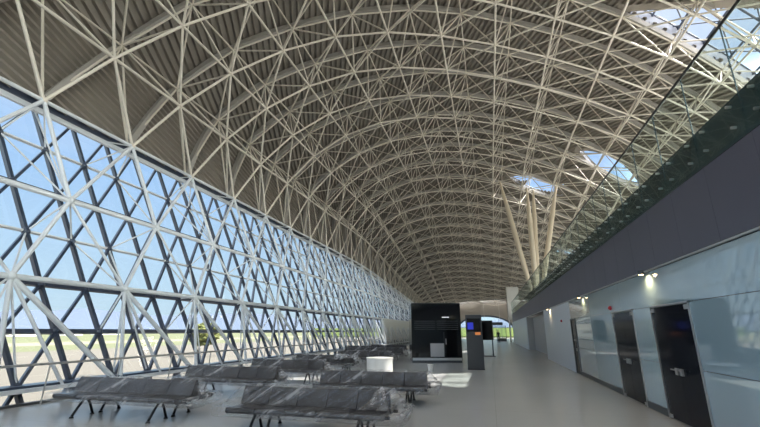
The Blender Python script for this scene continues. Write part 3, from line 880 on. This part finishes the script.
# ---------------------------------------------------------------- black kiosk
kk = empty('black_kiosk', (-2.85, 23.15, 0), R(13)); tag(kk, 'large gloss black boxed kiosk standing in the hall beyond the benches', 'kiosk')
MB().box(-1.36, 1.36, 0, 3.0, .12, 3.15).build('body', M['gloss_black'], kk, .02)
MB().box(-1.34, 1.34, .03, 2.9, 0, .12).build('plinth', M['base'], kk)
for k in range(5): MB().box(-1.2, -.05, -.03, 0, 1.72+k*.11, 1.75+k*.11).box(.05, 1.2, -.03, 0, 1.72+k*.11, 1.75+k*.11).build('louvre', M['totem'], kk)
MB().box(.33, .72, -.02, 0, 2.36, 2.40).build('lit_marking', M['led_w'], kk)
MB().box(.40, .42, -.015, 0, .15, 1.6).build('door_joint', M['totem'], kk)
MB().box(-.35, .38, -.05, 0, .32, 1.0).build('grey_reflection', M['recess'], kk)['label'] = 'grey panel standing in for a box reflection'  # box reflection in the gloss front, modelled as a grey panel
MB().box(-1.32, 1.32, -.04, 0, .13, .26).build('reflection_band', M['steel'], kk)  # bright reflection along the foot, modelled as a steel strip
MB().tube((.50, -.05, .95), (.50, -.05, 1.25), .015, 8).build('door_handle', M['steel'], kk)
sp = empty('standing_panel', (-1.15, 23.6, 0), R(5)); tag(sp, 'narrow framed grey glass panel standing at the right side of the black kiosk', 'panel')
MB().box(-.02, .35, 0, .04, .05, 2.35).build('panel_glass', M['glass_green'], sp)
MB().box(-.05, 0, -.02, .06, 0, 2.45).box(.33, .38, -.02, .06, 0, 2.45).box(-.05, .38, -.02, .06, 2.38, 2.45).build('panel_frame', M['steel'], sp)
# info totem
tt = empty('information_totem', (-.70, 19.55, 0), R(2)); tag(tt, 'tall charcoal information totem with a blue lit screen beside the black kiosk', 'totem')
MB().box(-.36, .36, 0, .30, 0, 2.36).build('totem_body', M['totem'], tt, .015)
MB().box(-.30, .30, -.012, 0, 1.62, 2.2).build('screen', M['gloss_black'], tt)
MB().box(-.28, -.02, -.02, -.012, 1.72, 2.02).build('blue_screen', M['led'], tt)
MB().box(.04, .28, -.02, -.012, 1.48, 1.60).build('orange_strip', M['led_o'], tt)
MB().box(-.37, .37, -.02, .32, 0, .06).build('foot', M['black'], tt)
# dark stand behind totem
ds = empty('display_stand', (-.35, 30, 0)); tag(ds, 'dark display stand with a black screen behind the information totem', 'display stand')
MB().box(-.25, .55, 0, .2, 1.05, 2.35).build('display', M['gloss_black'], ds, .01)
MB().box(-.23, -.15, .05, .15, 0, 1.05).build('leg', M['base'], ds); MB().box(.42, .5, .05, .15, 0, 1.05).build('leg', M['base'], ds)
MB().box(-.30, .6, -.1, .3, 0, .04).build('base_plate', M['base'], ds)

# ---------------------------------------------------------------- person far down the walkway
pr_ = empty('person', (1.12, 63.1, 0)); tag(pr_, 'person in dark clothes walking far down the hall before the bright arch', 'person')
def skin_fig(name, verts, edges, rad, m, parent):
    me = bpy.data.meshes.new(name); me.from_pydata(verts, edges, []); me.materials.append(m)
    o = bpy.data.objects.new(name, me); COL.objects.link(o); o.parent = parent
    sk = o.modifiers.new('skin', 'SKIN'); sk.use_smooth_shade = True
    for i, r_ in enumerate(rad): me.skin_vertices[0].data[i].radius = (r_, r_*.8)
    me.skin_vertices[0].data[0].use_root = True
    ss = o.modifiers.new('sub', 'SUBSURF'); ss.levels = 1; ss.render_levels = 2
    return o
V = [(0, 0, .92), (0, 0, 1.12), (0, .0, 1.36), (0, 0, 1.47), (0, -.01, 1.56),
     (-.10, 0, .86), (-.11, -.06, .48), (-.11, .02, .08), (-.11, -.14, .04),
     (.10, 0, .86), (.11, .08, .48), (.11, .18, .10), (.11, .06, .04),
     (-.19, 0, 1.36), (-.24, .04, 1.10), (-.25, -.06, .86), (-.25, -.09, .78),
     (.19, 0, 1.36), (.24, -.02, 1.10), (.25, -.12, .88), (.25, -.15, .80)]
Ed = [(0, 1), (1, 2), (2, 3), (3, 4), (0, 5), (5, 6), (6, 7), (7, 8), (0, 9), (9, 10), (10, 11), (11, 12), (2, 13), (13, 14), (14, 15), (15, 16), (2, 17), (17, 18), (18, 19), (19, 20)]
rd = [.15, .14, .17, .06, .07, .10, .065, .045, .04, .10, .065, .045, .04, .07, .05, .035, .03, .07, .05, .035, .03]
body = skin_fig('body', V, Ed, rd, M['cloth'], pr_)
hd_ = MB().ball((0, -.01, 1.60), .10, 14, 10, .85, 1, 1.2); hd_.ball((0, -.115, 1.58), .018, 6, 5); hd_.ball((.088, 0, 1.59), .025, 6, 5, .5).ball((-.088, 0, 1.59), .025, 6, 5, .5)
hd_.build('face', M['skin'], pr_)
MB().ball((0, .015, 1.63), .107, 14, 10, .9, 1, 1.1).build('hair', M['hair'], pr_)
for s in (-1, 1): MB().ball((s*.035, -.10, 1.61), .012, 6, 5).build('eye', M['white'], pr_)

# ---------------------------------------------------------------- outside
GZ = -5.0
struct(MB().add([(-4000, -2500, GZ), (4000, -2500, GZ), (4000, 6000, GZ), (-4000, 6000, GZ)], [(0, 1, 2, 3)]).build('ground', M['tarmac']), 'open pale tarmac outside')
def strip_(name, x0, x1, z, m, lb): struct(MB().box(x1, x0, -800, 3000, GZ, GZ+z).build(name, m), lb)
strip_('grass_verge', -150, -205, .02, M['grass'], 'grass strip beyond the near tarmac')
strip_('taxiway', -205, -260, .03, M['sand'], 'pale taxiway between grass strips')
strip_('grass_field', -260, -1500, .02, M['grass'], 'wide airfield grass reaching to the hills')
struct(MB().box(-30, 27, Y_END+2, 190, GZ, -.3).build('terrace', M['sand']), 'pale terrace beyond the arched glazing')
tag(MB().add([(-60, 135, 0), (60, 135, 0), (60, 135.5, 2.6), (-60, 135.5, 2.6), (-60, 140, -.3), (60, 140, -.3)], [(0, 1, 2, 3), (3, 2, 5, 4)]).build('hedge', M['lawn']), 'low green bank seen through the far arch', 'hedge')
# hills
def ridge(dist, h, seed, m, lb):
    mb = MB(); n = 140; top = []; bot = []; back = []
    for k in range(n+1):
        th = R(-20+k*130/n)                          # measured from +Y towards -X
        x, y = -math.sin(th)*dist, math.cos(th)*dist
        hh = h*(.62+.5*noise.noise(Vector((k*.06, seed, 0)))+.12*noise.noise(Vector((k*.3, seed, 4))))
        bot.append((x*.9, y*.9, GZ)); top.append((x, y, GZ+max(hh, 4))); back.append((x*1.2, y*1.2, GZ))
    mb.add(bot+top+back, [(k, k+1, n+2+k, n+1+k) for k in range(n)]+[(n+1+k, n+2+k, 2*n+3+k, 2*n+2+k) for k in range(n)], True)
    struct(mb.build('hills', m), lb)
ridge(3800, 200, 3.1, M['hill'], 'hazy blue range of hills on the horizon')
# low airport buildings far off
rb = random.Random(3)
for k, (x, y) in enumerate(((-620, 300), (-640, 360), (-600, 420), (-660, 210), (-640, 520), (-700, 640))):
    L_, H_ = rb.uniform(22, 50), rb.uniform(5, 9)
    b = empty('distant_building', (x, y, GZ)); tag(b, 'low pale building with a red roof far across the airfield, under the hills', 'building', 'low buildings across the airfield')
    MB().box(-8, 8, -L_/2, L_/2, 0, H_).build('wall', M['plain'], b)
    MB().add([(-9, -L_/2-1, H_), (9, -L_/2-1, H_), (0, -L_/2-1, H_+3), (-9, L_/2+1, H_), (9, L_/2+1, H_), (0, L_/2+1, H_+3)], [(0, 1, 2), (3, 5, 4), (0, 2, 5, 3), (1, 4, 5, 2), (0, 3, 4, 1)]).build('roof', M['roof_red'], b)
# trees outside
def tree(x, y, h, r, lb):
    t = empty('tree', (x, y, GZ)); tag(t, lb, 'tree')
    tk = MB().tube((0, 0, 0), (0, 0, h*.55), h*.03, 8, h*.02)
    for k in range(4): tk.tube((0, 0, h*.4), (math.cos(k*1.6)*r*.5, math.sin(k*1.6)*r*.5, h*.7), h*.015, 6, h*.006)
    tk.build('trunk', M['bark'], t)
    cr = MB(); rr = random.Random(int(x*3+y))
    for k in range(420):
        th = rr.uniform(0, 6.283); ph = math.acos(rr.uniform(-1, 1)); q = rr.uniform(.45, 1)**.5
        c = Vector((math.cos(th)*math.sin(ph)*r*q, math.sin(th)*math.sin(ph)*r*q, h*.66+math.cos(ph)*h*.34*q))
        cr.ball(c, r*rr.uniform(.09, .17), 5, 4, 1, 1, rr.uniform(.5, .9))
    cr.build('foliage', M['leaf'], t)
tree(-76, 101, 9.0, 3.6, 'yellow green bushy tree outside the glazed wall near the middle of its run')
tree(-84, 109, 7.5, 3.0, 'smaller yellow green tree outside, just beyond the bushy one')
# service van parked below, left
vn = empty('service_van', (-14.6, 10.9, -1.7), R(8)); 
vn.location = (-18.6, 13.4, GZ)
tag(vn, 'white service van with red stripes parked outside below the glazed wall', 'van')
mb = MB(); pf = [(-2.6, .45), (-2.6, 2.2), (-2.3, 2.5), (1.0, 2.5), (1.75, 1.55), (2.55, 1.25), (2.6, .45)]
q = len(pf); vs = [(s*.95, yy, zz) for s in (-1, 1) for yy, zz in pf]
mb.add(vs, [(j, (j+1) % q, q+(j+1) % q, q+j) for j in range(q)]+[tuple(range(q))[::-1], tuple(range(q, 2*q))]).build('body', M['white'], vn, .06)
MB().box(-.97, .97, -2.62, 2.0, 1.0, 1.3).build('side_stripe', M['red'], vn)
MB().add([(-.85, 1.08, 2.4), (.85, 1.08, 2.4), (.85, 1.74, 1.62), (-.85, 1.74, 1.62)], [(0, 1, 2, 3)]).build('windscreen', M['door'], vn)
for sx in (-.85, .85):
    for yy in (-1.7, 1.75): MB().tube((sx-.12, yy, .36), (sx+.12, yy, .36), .36, 18).build('wheel', M['black'], vn)
